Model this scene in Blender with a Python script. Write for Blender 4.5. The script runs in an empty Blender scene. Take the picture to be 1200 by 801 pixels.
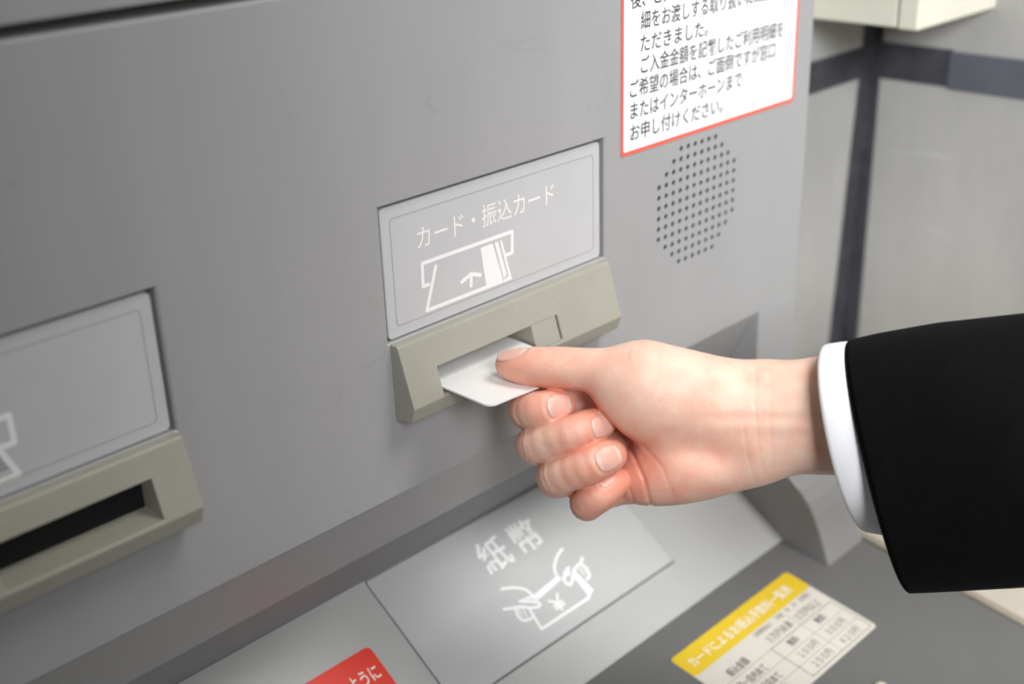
import bpy, bmesh, math, random
import numpy as np
from mathutils import Matrix, Vector

random.seed(4)
scene = bpy.context.scene
COL = scene.collection

# ------------------------------------------------------------------ camera
# world: x along the machine's front, y into the machine, z up.  Origin = lower left corner of the card label plate.
CAM = np.array([-0.2913, -0.3638, 0.2009])
RIGHT = np.array([0.70101987, -0.71245599, -0.03126657])
DOWN = np.array([-0.30692369, -0.26184143, -0.91500651])
FWD = np.array([0.64371499, 0.6510342, -0.40222566])
cam_d = bpy.data.cameras.new('camera')
cam_d.sensor_width = 36.0
cam_d.lens = 44.166
cam_d.clip_start = 0.01
cam_d.clip_end = 50
cam_d.dof.use_dof = True
cam_d.dof.focus_distance = 0.515
cam_d.dof.aperture_fstop = 6.3
cam = bpy.data.objects.new('camera', cam_d)
COL.objects.link(cam)
M3 = Matrix(np.array([RIGHT, -DOWN, -FWD]).T.tolist())
cam.matrix_world = Matrix.Translation(Vector(CAM.tolist())) @ M3.to_4x4()
scene.camera = cam

# ------------------------------------------------------------------ light: bright room, ceiling light, added front light; beams narrowed so the left stays dim
world = bpy.data.worlds.new('World')
scene.world = world
world.use_nodes = True
world.node_tree.nodes['Background'].inputs[0].default_value = (1.0, 0.965, 0.92, 1)
world.node_tree.nodes['Background'].inputs[1].default_value = 0.10


def area(name, loc, target, sx, sy, power, col, spread=180):
    l = bpy.data.lights.new(name, 'AREA')
    l.shape = 'RECTANGLE'
    l.size, l.size_y = sx, sy
    l.energy = power
    l.color = col
    l.spread = math.radians(spread)
    o = bpy.data.objects.new(name, l)
    COL.objects.link(o)
    o.location = loc
    o.rotation_euler = (Vector(target) - Vector(loc)).to_track_quat('-Z', 'Y').to_euler()
    return o


area('ceiling_light', (0.42, -0.55, 0.98), (0.34, -0.12, -0.08), 0.6, 0.5, 2.0, (1.0, 0.985, 0.965), 66)
area('front_soft_light', (-0.36, -1.00, 0.58), (0.53, -0.05, -0.03), 0.45, 0.45, 2.6, (0.955, 0.975, 1.0), 58)  # unseen frontal source, its beam shaped to leave the left front dim

vs = scene.view_settings
vs.view_transform = 'Standard'
vs.look = 'None'
vs.exposure = 0.08
vs.gamma = 1.0

# ------------------------------------------------------------------ helpers
WLOC = {}


def put(name, verts, faces, mat, parent=None, smooth=False, bevel=0.0, seg=2, autosmooth=None, kind=None, label=None):
    """one mesh object, origin at the middle of its vertices, parented without transform"""
    v = np.array(verts, dtype=float)
    c = (v.min(0) + v.max(0)) / 2
    me = bpy.data.meshes.new(name)
    me.from_pydata((v - c).tolist(), [], [list(map(int, f)) for f in faces])
    me.update()
    if bevel > 0:
        bm = bmesh.new()
        bm.from_mesh(me)
        bmesh.ops.recalc_face_normals(bm, faces=bm.faces)
        es = [e for e in bm.edges if len(e.link_faces) == 2 and e.calc_face_angle(0) > 0.35]
        bmesh.ops.bevel(bm, geom=es, offset=bevel, segments=seg, affect='EDGES', profile=0.5)
        bm.to_mesh(me)
        bm.free()
    elif smooth:
        bm = bmesh.new()
        bm.from_mesh(me)
        bmesh.ops.recalc_face_normals(bm, faces=bm.faces)
        bm.to_mesh(me)
        bm.free()
    if smooth:
        for p in me.polygons:
            p.use_smooth = True
    o = bpy.data.objects.new(name, me)
    COL.objects.link(o)
    if mat is not None:
        me.materials.append(mat)
    pl = np.zeros(3)
    if parent is not None:
        o.parent = parent
        pl = WLOC[parent.name]
    o.location = (c - pl).tolist()
    WLOC[o.name] = c
    if kind:
        o['kind'] = kind
    if label:
        o['label'] = label
    return o


def empty(name, loc, label, cat):
    o = bpy.data.objects.new(name, None)
    COL.objects.link(o)
    o.location = loc
    o.empty_display_size = 0.02
    WLOC[o.name] = np.array(loc, dtype=float)
    o['label'] = label
    o['category'] = cat
    return o


def tag(o, label, cat, group=None):
    o['label'] = label
    o['category'] = cat
    if group:
        o['group'] = group


class Frame:
    """a flat working surface: origin, x, y directions and normal"""
    def __init__(s, o, x, y):
        s.o = np.array(o, float)
        s.x = np.array(x, float) / np.linalg.norm(x)
        s.y = np.array(y, float) / np.linalg.norm(y)
        s.n = np.cross(s.x, s.y)

    def at(s, x, y, h=0.0):
        return s.o + s.x * x + s.y * y + s.n * h


def box(x0, x1, y0, y1, z0, z1):
    v = [(x, y, z) for x in (x0, x1) for y in (y0, y1) for z in (z0, z1)]
    f = [(0, 1, 3, 2), (4, 6, 7, 5), (0, 4, 5, 1), (2, 3, 7, 6), (0, 2, 6, 4), (1, 5, 7, 3)]
    return v, f


def prism_x(profile, x0, x1):
    """profile of (y, z) points swept along x"""
    n = len(profile)
    v = [(x0, y, z) for y, z in profile] + [(x1, y, z) for y, z in profile]
    f = [tuple(range(n)), tuple(range(2 * n - 1, n - 1, -1))]
    for i in range(n):
        j = (i + 1) % n
        f.append((i, i + n, j + n, j))
    return v, f


def rrect(x0, x1, y0, y1, r, n=6):
    pts = []
    for cx, cy, a in ((x1 - r, y1 - r, 0), (x0 + r, y1 - r, 90), (x0 + r, y0 + r, 180), (x1 - r, y0 + r, 270)):
        for k in range(n + 1):
            t = math.radians(a + 90 * k / n)
            pts.append((cx + r * math.cos(t), cy + r * math.sin(t)))
    return pts


def slab(fr, poly, h0, h1):
    """polygon extruded between two heights above a frame"""
    n = len(poly)
    v = [fr.at(x, y, h0) for x, y in poly] + [fr.at(x, y, h1) for x, y in poly]
    f = [tuple(range(n - 1, -1, -1)), tuple(range(n, 2 * n))]
    for i in range(n):
        j = (i + 1) % n
        f.append((i, j, j + n, i + n))
    return v, f


def ring_slab(fr, outer, inner, h0, h1):
    n = len(outer)
    v = [fr.at(x, y, h) for h in (h0, h1) for p in (outer, inner) for x, y in p]
    f = []
    for i in range(n):
        j = (i + 1) % n
        f.append((2 * n + i, 2 * n + j, 3 * n + j, 3 * n + i))
        f.append((i, j, 2 * n + j, 2 * n + i))
        f.append((n + j, n + i, 3 * n + i, 3 * n + j))
    return v, f


def merge(parts):
    V, F = [], []
    for v, f in parts:
        b = len(V)
        V += [tuple(p) for p in v]
        F += [tuple(i + b for i in q) for q in f]
    return V, F


def strokes(fr, lines, w, h=0.0001):
    """printed line work: round-ended bars, each a hair above the last"""
    parts = []
    k = 0
    for ln in lines:
        for (xa, ya), (xb, yb) in zip(ln[:-1], ln[1:]):
            a = math.atan2(yb - ya, xb - xa)
            pts = []
            for i in range(9):
                t = a - math.pi / 2 + math.pi * i / 8
                pts.append((xb + w / 2 * math.cos(t), yb + w / 2 * math.sin(t)))
            for i in range(9):
                t = a + math.pi / 2 + math.pi * i / 8
                pts.append((xa + w / 2 * math.cos(t), ya + w / 2 * math.sin(t)))
            parts.append(slab(fr, pts, h * 0.2, h + k * 2.5e-6))
            k += 1
    return merge(parts)


def polys(fr, plist, h=0.0001):
    return merge([slab(fr, p if area2(p) > 0 else p[::-1], h * 0.2, h + 2.5e-6 * i) for i, p in enumerate(plist)])


def area2(p):
    return sum(p[i][0] * p[(i + 1) % len(p)][1] - p[(i + 1) % len(p)][0] * p[i][1] for i in range(len(p)))


def text_mesh(body, weight=0.0):
    cu = bpy.data.curves.new('txt', 'FONT')
    cu.body = body
    cu.size = 1.0
    cu.offset = weight
    cu.resolution_u = 3
    ob = bpy.data.objects.new('txt', cu)
    COL.objects.link(ob)
    dg = bpy.context.evaluated_depsgraph_get()
    me = bpy.data.meshes.new_from_object(ob.evaluated_get(dg))
    V = np.array([v.co[:] for v in me.vertices]) if len(me.vertices) else np.zeros((0, 3))
    F = [tuple(p.vertices) for p in me.polygons]
    bpy.data.objects.remove(ob)
    bpy.data.curves.remove(cu)
    bpy.data.meshes.remove(me)
    return V, F


_ref = text_mesh('国')[0]
EM_LO, EM_HI = _ref[:, 1].min(), _ref[:, 1].max()


def text(name, fr, body, x0, x1, yb, size, mat, parent, weight=0.0, h=0.00008):
    """lettering spanning x0..x1 with a full-height glyph from yb to yb+size"""
    V, F = text_mesh(body, weight)
    a, b = V[:, 0].min(), V[:, 0].max()
    sx = (x1 - x0) / (b - a)
    sy = size / (EM_HI - EM_LO)
    W = [fr.at(x0 + (p[0] - a) * sx, yb + (p[1] - EM_LO) * sy, h) for p in V]
    return put(name, W, F, mat, parent)


# ------------------------------------------------------------------ materials
def mat(name, col, rough=0.5, spec=0.5, metal=0.0, mott=0.0, mscale=30.0, bump=0.0, bscale=400.0, rvar=0.0, coat=0.0, stretch=None):
    m = bpy.data.materials.new(name)
    m.use_nodes = True
    nt = m.node_tree
    b = nt.nodes['Principled BSDF']
    b.inputs['Base Color'].default_value = (*col, 1)
    b.inputs['Roughness'].default_value = rough
    b.inputs['Specular IOR Level'].default_value = spec
    b.inputs['Metallic'].default_value = metal
    b.inputs['Coat Weight'].default_value = coat
    geo = nt.nodes.new('ShaderNodeNewGeometry')
    src = geo.outputs['Position']
    if stretch:
        mp = nt.nodes.new('ShaderNodeMapping')
        mp.inputs['Scale'].default_value = stretch
        nt.links.new(src, mp.inputs['Vector'])
        src = mp.outputs[0]
    if mott > 0 or rvar > 0:
        n = nt.nodes.new('ShaderNodeTexNoise')
        n.inputs['Scale'].default_value = mscale
        n.inputs['Detail'].default_value = 7
        n.inputs['Roughness'].default_value = 0.62
        nt.links.new(src, n.inputs['Vector'])
        if mott > 0:
            r = nt.nodes.new('ShaderNodeMapRange')
            r.inputs[1].default_value, r.inputs[2].default_value = 0.3, 0.7
            r.inputs[3].default_value, r.inputs[4].default_value = 1 - mott, 1 + mott
            nt.links.new(n.outputs['Fac'], r.inputs[0])
            mx = nt.nodes.new('ShaderNodeVectorMath')
            mx.operation = 'SCALE'
            mx.inputs[0].default_value = col
            nt.links.new(r.outputs[0], mx.inputs['Scale'])
            nt.links.new(mx.outputs[0], b.inputs['Base Color'])
        if rvar > 0:
            r = nt.nodes.new('ShaderNodeMapRange')
            r.inputs[1].default_value, r.inputs[2].default_value = 0.3, 0.7
            r.inputs[3].default_value, r.inputs[4].default_value = rough - rvar, rough + rvar
            nt.links.new(n.outputs['Fac'], r.inputs[0])
            nt.links.new(r.outputs[0], b.inputs['Roughness'])
    if bump > 0:
        n2 = nt.nodes.new('ShaderNodeTexNoise')
        n2.inputs['Scale'].default_value = bscale
        n2.inputs['Detail'].default_value = 3
        nt.links.new(geo.outputs['Position'], n2.inputs['Vector'])
        bp = nt.nodes.new('ShaderNodeBump')
        bp.inputs['Strength'].default_value = bump
        bp.inputs['Distance'].default_value = 0.0004
        nt.links.new(n2.outputs['Fac'], bp.inputs['Height'])
        nt.links.new(bp.outputs[0], b.inputs['Normal'])
    return m


def scuff(m, scale, amount, thin=0.012, rot=(0, 0, 0), seed=0.0):
    """thin pale rub marks over a painted surface"""
    nt = m.node_tree
    b = nt.nodes['Principled BSDF']
    src = b.inputs['Base Color'].links[0].from_socket
    geo = nt.nodes.new('ShaderNodeNewGeometry')
    mp = nt.nodes.new('ShaderNodeMapping')
    mp.inputs['Location'].default_value = (seed, seed * 2, seed * 3)
    mp.inputs['Rotation'].default_value = rot
    mp.inputs['Scale'].default_value = (1, 1, 2.6)
    nt.links.new(geo.outputs['Position'], mp.inputs['Vector'])
    n = nt.nodes.new('ShaderNodeTexNoise')
    n.inputs['Scale'].default_value = scale
    n.inputs['Detail'].default_value = 1.5
    nt.links.new(mp.outputs[0], n.inputs['Vector'])
    sb_ = nt.nodes.new('ShaderNodeMath')
    sb_.operation = 'SUBTRACT'
    sb_.inputs[1].default_value = 0.5
    ab = nt.nodes.new('ShaderNodeMath')
    ab.operation = 'ABSOLUTE'
    r = nt.nodes.new('ShaderNodeMapRange')
    r.inputs[1].default_value, r.inputs[2].default_value = 0.0, thin
    r.inputs[3].default_value, r.inputs[4].default_value = 1.0, 0.0
    nt.links.new(n.outputs['Fac'], sb_.inputs[0])
    nt.links.new(sb_.outputs[0], ab.inputs[0])
    nt.links.new(ab.outputs[0], r.inputs[0])
    n3 = nt.nodes.new('ShaderNodeTexNoise')
    n3.inputs['Scale'].default_value = scale * 1.7
    nt.links.new(geo.outputs['Position'], n3.inputs['Vector'])
    r3 = nt.nodes.new('ShaderNodeMapRange')
    r3.inputs[1].default_value, r3.inputs[2].default_value = 0.52, 0.66
    nt.links.new(n3.outputs['Fac'], r3.inputs[0])
    ml = nt.nodes.new('ShaderNodeMath')
    ml.operation = 'MULTIPLY'
    nt.links.new(r.outputs[0], ml.inputs[0])
    nt.links.new(r3.outputs[0], ml.inputs[1])
    ad = nt.nodes.new('ShaderNodeMath')
    ad.operation = 'MULTIPLY_ADD'
    ad.inputs[1].default_value = amount
    ad.inputs[2].default_value = 1.0
    nt.links.new(ml.outputs[0], ad.inputs[0])
    sc_ = nt.nodes.new('ShaderNodeVectorMath')
    sc_.operation = 'SCALE'
    nt.links.new(src, sc_.inputs[0])
    nt.links.new(ad.outputs[0], sc_.inputs['Scale'])
    nt.links.new(sc_.outputs[0], b.inputs['Base Color'])
    return m


M_PANEL = mat('painted_panel', (0.37, 0.366, 0.366), 0.42, 0.5, mott=0.045, mscale=9, bump=0.10, bscale=900, rvar=0.08, stretch=(1.6, 1.0, 0.45))
M_LOWER = mat('painted_lower', (0.155, 0.154, 0.150), 0.40, 0.5, mott=0.05, mscale=14, bump=0.08, bscale=900, rvar=0.05)
M_BACK = mat('tray_back_paint', (0.29, 0.29, 0.30), 0.62, 0.3, mott=0.05, mscale=14)
M_PLATE = mat('label_plate', (0.56, 0.56, 0.565), 0.36, 0.5, mott=0.03, mscale=25, rvar=0.04)
M_LINE = mat('plate_line', (0.40, 0.395, 0.39), 0.5)
M_BEZEL = mat('bezel_plastic', (0.36, 0.348, 0.292), 0.38, 0.5, mott=0.04, mscale=40, bump=0.05, bscale=1500, rvar=0.04)
M_SLOPE = mat('painted_slope', (0.47, 0.47, 0.455), 0.42, 0.5, mott=0.05, mscale=14, bump=0.08, bscale=900, rvar=0.05)
M_BILL = mat('bill_plate', (0.52, 0.525, 0.52), 0.38, 0.5, mott=0.03, mscale=20, rvar=0.04)
M_DARK = mat('dark_gap', (0.012, 0.012, 0.012), 0.7, 0.2)
M_GASKET = mat('gasket', (0.13, 0.127, 0.115), 0.6, 0.3)
M_WHITE = mat('white_print', (0.90, 0.89, 0.88), 0.45, 0.4)
M_CREAMP = mat('cream_print', (0.90, 0.86, 0.82), 0.45, 0.4)
M_PAPER = mat('sticker_white', (0.90, 0.90, 0.90), 0.33, 0.5, mott=0.015, mscale=30)
M_RED = mat('sticker_red', (0.85, 0.13, 0.09), 0.35, 0.5)
M_RED2 = mat('red_label', (0.80, 0.045, 0.022), 0.38, 0.5, mott=0.04, mscale=60)
M_YEL = mat('sticker_yellow', (0.80, 0.56, 0.025), 0.38, 0.5, mott=0.03, mscale=60)
M_FEE = mat('fee_paper', (0.72, 0.68, 0.60), 0.45, 0.4, mott=0.03, mscale=60)
M_INK = mat('black_ink', (0.03, 0.03, 0.04), 0.5, 0.3)
M_INKS = mat('faded_ink', (0.16, 0.14, 0.12), 0.5, 0.3)
M_CARD = mat('white_card', (0.88, 0.87, 0.85), 0.36, 0.5, mott=0.01, mscale=40)
M_WALL = mat('wall_panel', (0.39, 0.384, 0.366), 0.42, 0.5, mott=0.13, mscale=11, bump=0.2, bscale=60, rvar=0.05, stretch=(1, 1, 0.35))
scuff(M_WALL, 9, 0.35, 0.010, (0.5, 0.3, 0.2), 1.3)
scuff(M_PANEL, 14, -0.10, 0.008, (0, 0, 0), 0.4)
scuff(M_BEZEL, 60, 0.10, 0.02, (0.3, 0.2, 0), 0.7)
M_TAPE = mat('wall_tape', (0.052, 0.052, 0.062), 0.5, 0.4, mott=0.30, mscale=60, rvar=0.1)
M_TAPE2 = mat('wall_tape_new', (0.10, 0.11, 0.13), 0.4, 0.5, mott=0.10, mscale=40)
M_CREAM = mat('cream_box', (0.74, 0.72, 0.60), 0.5, 0.4, mott=0.03, mscale=30)
M_COUNTER = mat('counter_beige', (0.60, 0.54, 0.46), 0.45, 0.4, mott=0.05, mscale=25)
M_TRIM = mat('counter_trim', (0.36, 0.32, 0.25), 0.4, 0.5, mott=0.08, mscale=80)
M_CUFF = mat('shirt_cotton', (0.86, 0.86, 0.88), 0.75, 0.2, bump=0.03, bscale=2600)

# ------------------------------------------------------------------ the place round the machine
TILT = 0.038


def wall_y(z):
    return 0.0774 + (-0.0663 - z) * TILT


XP = 0.502
WZ0, WZ1 = -0.75, 0.85
v, f = merge([([(-0.9, wall_y(WZ0) + .02, WZ0), (XP - .0002, wall_y(WZ0) + .02, WZ0), (XP - .0002, wall_y(WZ1) + .02, WZ1), (-0.9, wall_y(WZ1) + .02, WZ1),
                (-0.9, wall_y(WZ0), WZ0), (XP - .0002, wall_y(WZ0), WZ0), (XP - .0002, wall_y(WZ1), WZ1), (-0.9, wall_y(WZ1), WZ1)],
               [(0, 3, 2, 1), (4, 5, 6, 7), (0, 1, 5, 4), (2, 3, 7, 6), (1, 2, 6, 5), (0, 4, 7, 3)])])
back_wall = put('wall', v, f, M_WALL, kind='structure')
back_wall['label'] = 'pale back wall behind the cash machine'
v, f = box(XP, XP + 0.02, -1.1, 0.0985, WZ0, WZ1)
side_wall = put('partition_wall', v, f, M_WALL, kind='structure')
side_wall['label'] = 'pale side partition meeting the back wall'


def wall_strip(parent, name, x0, x1, z0, z1, m, t=0.0009):
    v = []
    for tt in (-0.0005, t):
        for x, z in ((x0, z0), (x1, z0), (x1, z1), (x0, z1)):
            v.append((x, wall_y(z) - tt, z))
    f = [(4, 5, 6, 7), (0, 1, 5, 4), (1, 2, 6, 5), (2, 3, 7, 6), (3, 0, 4, 7)]
    return put(name, v, f, m, parent)


wall_strip(back_wall, 'tape_strip', 0.30, XP, 0.0125, 0.0338, M_TAPE)
wall_strip(back_wall, 'tape_strip', 0.4845, XP, -0.60, 0.30, M_TAPE, 0.0016)
v, f = box(XP - 0.0009, XP + 0.0005, 0.0165, 0.08, 0.0108, 0.0352)
put('tape_strip', v, f, M_TAPE, side_wall)
v, f = box(XP - 0.0014, XP + 0.0005, -0.40, 0.018, 0.0098, 0.0342)
put('tape_strip', v, f, M_TAPE2, side_wall)
v, f = box(XP - 0.0022, XP + 0.0005, 0.068, 0.09, -0.60, 0.30)
put('tape_strip', v, f, M_TAPE, side_wall)

# cream cabinet in the corner, above
wb = empty('wall_box', (0.45, 0.03, 0.0645), 'cream metal box fixed in the wall corner above the dark tape strips', 'box')
v, f = box(0.4002, XP - 0.0005, -0.0085, 0.0045, 0.0645, 0.24)
put('front_cover', v, f, M_CREAM, wb, bevel=0.0012)
v, f = box(0.4012, XP - 0.0005, 0.0058, 0.074, 0.0650, 0.24)
put('case', v, f, M_CREAM, wb, bevel=0.001)

# ------------------------------------------------------------------ the cash machine
atm = empty('cash_machine', (-0.1, 0.0, -0.30), 'grey cash machine front with card slot, cash tray and Japanese notices', 'cash machine')
PX0, PX1 = -0.50, 0.302
ZE = -0.0713          # lower edge of the upright front
XR = 0.2641           # inner face of the right cheek
FP = Frame((0, 0, 0), (1, 0, 0), (0, 0, 1))      # front: x right, y up, normal to the viewer

SPX, SPZ, PCX, PCZ = 0.2028, 0.0093, 0.0056, 0.0053
spk = (SPX - 6 * PCX, SPX + 6 * PCX, SPZ - 6 * PCZ, SPZ + 6 * PCZ)
plate_holes = [(-0.0013, 0.1316, -0.0016, 0.0554), (-0.2313, -0.0988, -0.0018, 0.0520)]
slot_holes = [(0.006, 0.118, -0.031, -0.007), (-0.222, -0.108, -0.031, -0.007)]
ZT = 0.1390


def front_panel():
    c = 0.0007
    holes = plate_holes + slot_holes
    big = [(a - c, b + c, p - c, q + c) for a, b, p, q in holes] + [spk]
    xs = sorted({PX0, PX1 - 0.002, XR} | {h[0] for h in big} | {h[1] for h in big})
    zs = sorted({ZE + 0.0008, ZT - 0.0012} | {h[2] for h in big} | {h[3] for h in big})
    V, F = [], []
    idx = {}

    def vi(x, y, z):
        k = (round(x, 6), round(y, 6), round(z, 6))
        if k not in idx:
            idx[k] = len(V)
            V.append(k)
        return idx[k]
    for i in range(len(xs) - 1):
        for j in range(len(zs) - 1):
            mx, mz = (xs[i] + xs[i + 1]) / 2, (zs[j] + zs[j + 1]) / 2
            if any(h[0] < mx < h[1] and h[2] < mz < h[3] for h in big):
                continue
            F.append((vi(xs[i], 0, zs[j]), vi(xs[i + 1], 0, zs[j]), vi(xs[i + 1], 0, zs[j + 1]), vi(xs[i], 0, zs[j + 1])))
    for (a, b, p, q) in holes:
        for (r0, r1) in (((c, 0.0), (0.0, c)), ((0.0, c), (0.0, 0.007))):
            o0, y0 = r0[0], r0[1]
            o1, y1 = r1[0], r1[1]
            A = [(a - o0, y0, p - o0), (b + o0, y0, p - o0), (b + o0, y0, q + o0), (a - o0, y0, q + o0)]
            B = [(a - o1, y1, p - o1), (b + o1, y1, p - o1), (b + o1, y1, q + o1), (a - o1, y1, q + o1)]
            for k in range(4):
                l = (k + 1) % 4
                F.append((vi(*A[k]), vi(*A[l]), vi(*B[l]), vi(*B[k])))
    # outer edges: top lip, lower edge, right edge
    e0, e1 = PX0, PX1 - 0.002
    zt, zb = ZT - 0.0012, ZE + 0.0008
    def strip(pa, pb):
        for k in range(len(pa) - 1):
            F.append((vi(*pa[k]), vi(*pb[k]), vi(*pb[k + 1]), vi(*pa[k + 1])))
    prof = [(0, zt), (0.0002, zt + .0006), (0.0007, zt + .0010), (0.0014, zt + .0012), (0.03, zt + .0012)]
    strip([(e0, y, z) for y, z in prof], [(e1, y, z) for y, z in prof])
    prof = [(0, zb), (0.0002, zb - .0005), (0.0008, zb - .0010), (0.0176, -0.1044), (0.0182, -0.1053), (0.0190, -0.1064)]
    strip([(e0, y, z) for y, z in prof], [(XR, y, z) for y, z in prof])
    prof = [(e1, 0), (e1 + .0012, .0003), (e1 + .0018, .0009), (e1 + .002, .002), (e1 + .002, .07)]
    strip([(x, y, zb) for x, y in prof], [(x, y, zt) for x, y in prof])
    # perforated speaker field
    keep = [6, 8, 10, 12, 12, 12, 12, 12, 12, 10, 8, 6]
    R, NS = 0.00140, 12
    for i in range(12):
        for j in range(12):
            n = keep[j]
            x0, z0 = spk[0] + i * PCX, spk[2] + j * PCZ
            x1, z1 = x0 + PCX, z0 + PCZ
            cx, cz = (x0 + x1) / 2, (z0 + z1) / 2
            if not ((12 - n) // 2 <= i < 12 - (12 - n) // 2):
                F.append((vi(x0, 0, z0), vi(x1, 0, z0), vi(x1, 0, z1), vi(x0, 0, z1)))
                continue
            sq = []
            for k in range(NS):
                t = 2 * math.pi * (k + 0.5) / NS - math.pi
                ct, st = math.cos(t), math.sin(t)
                m = max(abs(ct) / (PCX / 2), abs(st) / (PCZ / 2))
                sq.append((cx + ct / m, cz + st / m))
            outer = [vi(x, 0, z) for x, z in sq]
            inner = [vi(cx + R * math.cos(2 * math.pi * (k + .5) / NS - math.pi), 0, cz + R * math.sin(2 * math.pi * (k + .5) / NS - math.pi)) for k in range(NS)]
            deep = [vi(cx + R * math.cos(2 * math.pi * (k + .5) / NS - math.pi), 0.0007, cz + R * math.sin(2 * math.pi * (k + .5) / NS - math.pi)) for k in range(NS)]
            cor = {2 * math.pi - 1: 0}
            for k in range(NS):
                l = (k + 1) % NS
                a, b = sq[k], sq[l]
                corner = None
                if abs(a[0] - b[0]) > 1e-6 and abs(a[1] - b[1]) > 1e-6:
                    corner = vi(x1 if max(a[0], b[0]) > cx + PCX * .45 else x0, 0, z1 if max(a[1], b[1]) > cz + PCZ * .45 else z0)
                if corner is not None:
                    F.append((outer[k], corner, outer[l], inner[l], inner[k]))
                else:
                    F.append((outer[k], outer[l], inner[l], inner[k]))
                F.append((inner[k], inner[l], deep[l], deep[k]))
    return V, F


v, f = front_panel()
panel = put('front_panel', v, f, M_PANEL, atm)
v, f = box(spk[0] - .002, spk[1] + .002, 0.00075, 0.0030, spk[2] - .002, spk[3] + .002)
put('speaker_cloth', v, f, M_DARK, atm)  # black cloth backing, set close behind so the holes read dark
for a, b, p, q in plate_holes:
    v, f = box(a - .001, b + .001, 0.0068, 0.0080, p - .001, q + .001)
    put('plate_recess', v, f, M_DARK, atm)

# upper fascia above the groove
v, f = box(PX0, PX1, 0.0012, 0.055, ZT + 0.0036, 0.42)
put('upper_fascia', v, f, M_PANEL, atm, bevel=0.0012)
v, f = box(PX0, PX1 - .004, 0.010, 0.030, ZT - 0.0002, ZT + 0.0040)
put('groove', v, f, M_GASKET, atm)

# label plates
def label_plate(x0, z0, w, hgt, label):
    fr = Frame((x0, 0.0016, z0), (1, 0, 0), (0, 0, 1))
    v, f = slab(fr, rrect(0, w, 0, hgt, 0.0022), -0.005, 0.0)
    o = put('label_plate', v, f, M_PLATE, atm, bevel=0.0005, label=label)
    v, f = ring_slab(fr, rrect(.0045, w - .0045, .0048, hgt - .0048, .0022), rrect(.0049, w - .0049, .0052, hgt - .0052, .0019), -0.0003, 0.00012)
    put('border_line', v, f, M_LINE, o)
    return o, fr


lp, lf = label_plate(0.0003, -0.0012, 0.1297, 0.0553, 'light grey card label plate with white card slot symbol')
lf = Frame(lf.at(0, 0.0018), lf.x, lf.y)
text('lettering', lf, 'カード・振込カード', 0.0182, 0.0988, 0.0320, 0.0092, M_CREAMP, lp, 0.004)
card_sym = [
    [(0.0272, 0.0226), (0.0210, 0.0050), (0.0560, 0.0050)],
    [(0.0228, 0.0160), (0.0198, 0.0160), (0.0200, 0.0258), (0.0720, 0.0258), (0.0716, 0.0162), (0.0682, 0.0162)],
]
v, f = strokes(lf, card_sym, 0.0016)
put('card_slot_symbol', v, f, M_WHITE, lp)
v, f = polys(lf, [[(0.0528, 0.0236), (0.0600, 0.0236), (0.0652, 0.0062), (0.0652, 0.0042), (0.0555, 0.0042)],
                  [(0.0612, 0.0236), (0.0632, 0.0236), (0.0678, 0.0074), (0.0660, 0.0060)],
                  [(0.0644, 0.0236), (0.0656, 0.0236), (0.0710, 0.0042), (0.0655, 0.0042), (0.0655, 0.0052), (0.0690, 0.0062)]])
put('card_symbol', v, f, M_WHITE, lp)
v, f = strokes(lf, [[(0.0412, 0.0116), (0.0467, 0.0136), (0.0520, 0.0116)], [(0.0467, 0.0136), (0.0464, 0.0084)]], 0.0017)
put('arrow_symbol', v, f, M_WHITE, lp)

lp2, lf2 = label_plate(-0.2298, -0.0014, 0.1297, 0.0522, 'light grey label plate with part of a white outline symbol')
ox, oz = -0.2298, -0.0014
sym2 = [[(-0.2100, 0.0252), (-0.1545, 0.0252), (-0.1545, 0.0155), (-0.1600, 0.0155)],
        [(-0.1600, 0.0155), (-0.1552, 0.0042), (-0.2085, 0.0036), (-0.2040, 0.0150)],
        [(-0.2100, 0.0252), (-0.2100, 0.0150), (-0.2040, 0.0150)]]
v, f = strokes(lf2, [[(x - ox, z - oz) for x, z in l] for l in sym2], 0.0020)
put('slot_symbol', v, f, M_WHITE, lp2)
v, f = strokes(lf2, [[(x - ox, z - oz) for x, z in l] for l in [[(-0.1590, 0.0118), (-0.2050, 0.0118)], [(-0.1585, 0.0100), (-0.2055, 0.0100)], [(-0.1578, 0.0082), (-0.2060, 0.0082)]]], 0.0006)
put('book_lines', v, f, M_INKS, lp2)

# slot bezels: wedge with a pocket cut through its sloping face
PROF = [(0.026, -0.0020), (-0.0042, -0.0020), (-0.0047, -0.0029), (-0.0125, -0.0274), (-0.0103, -0.0340), (-0.0008, -0.0362), (0.026, -0.0362)]


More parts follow.
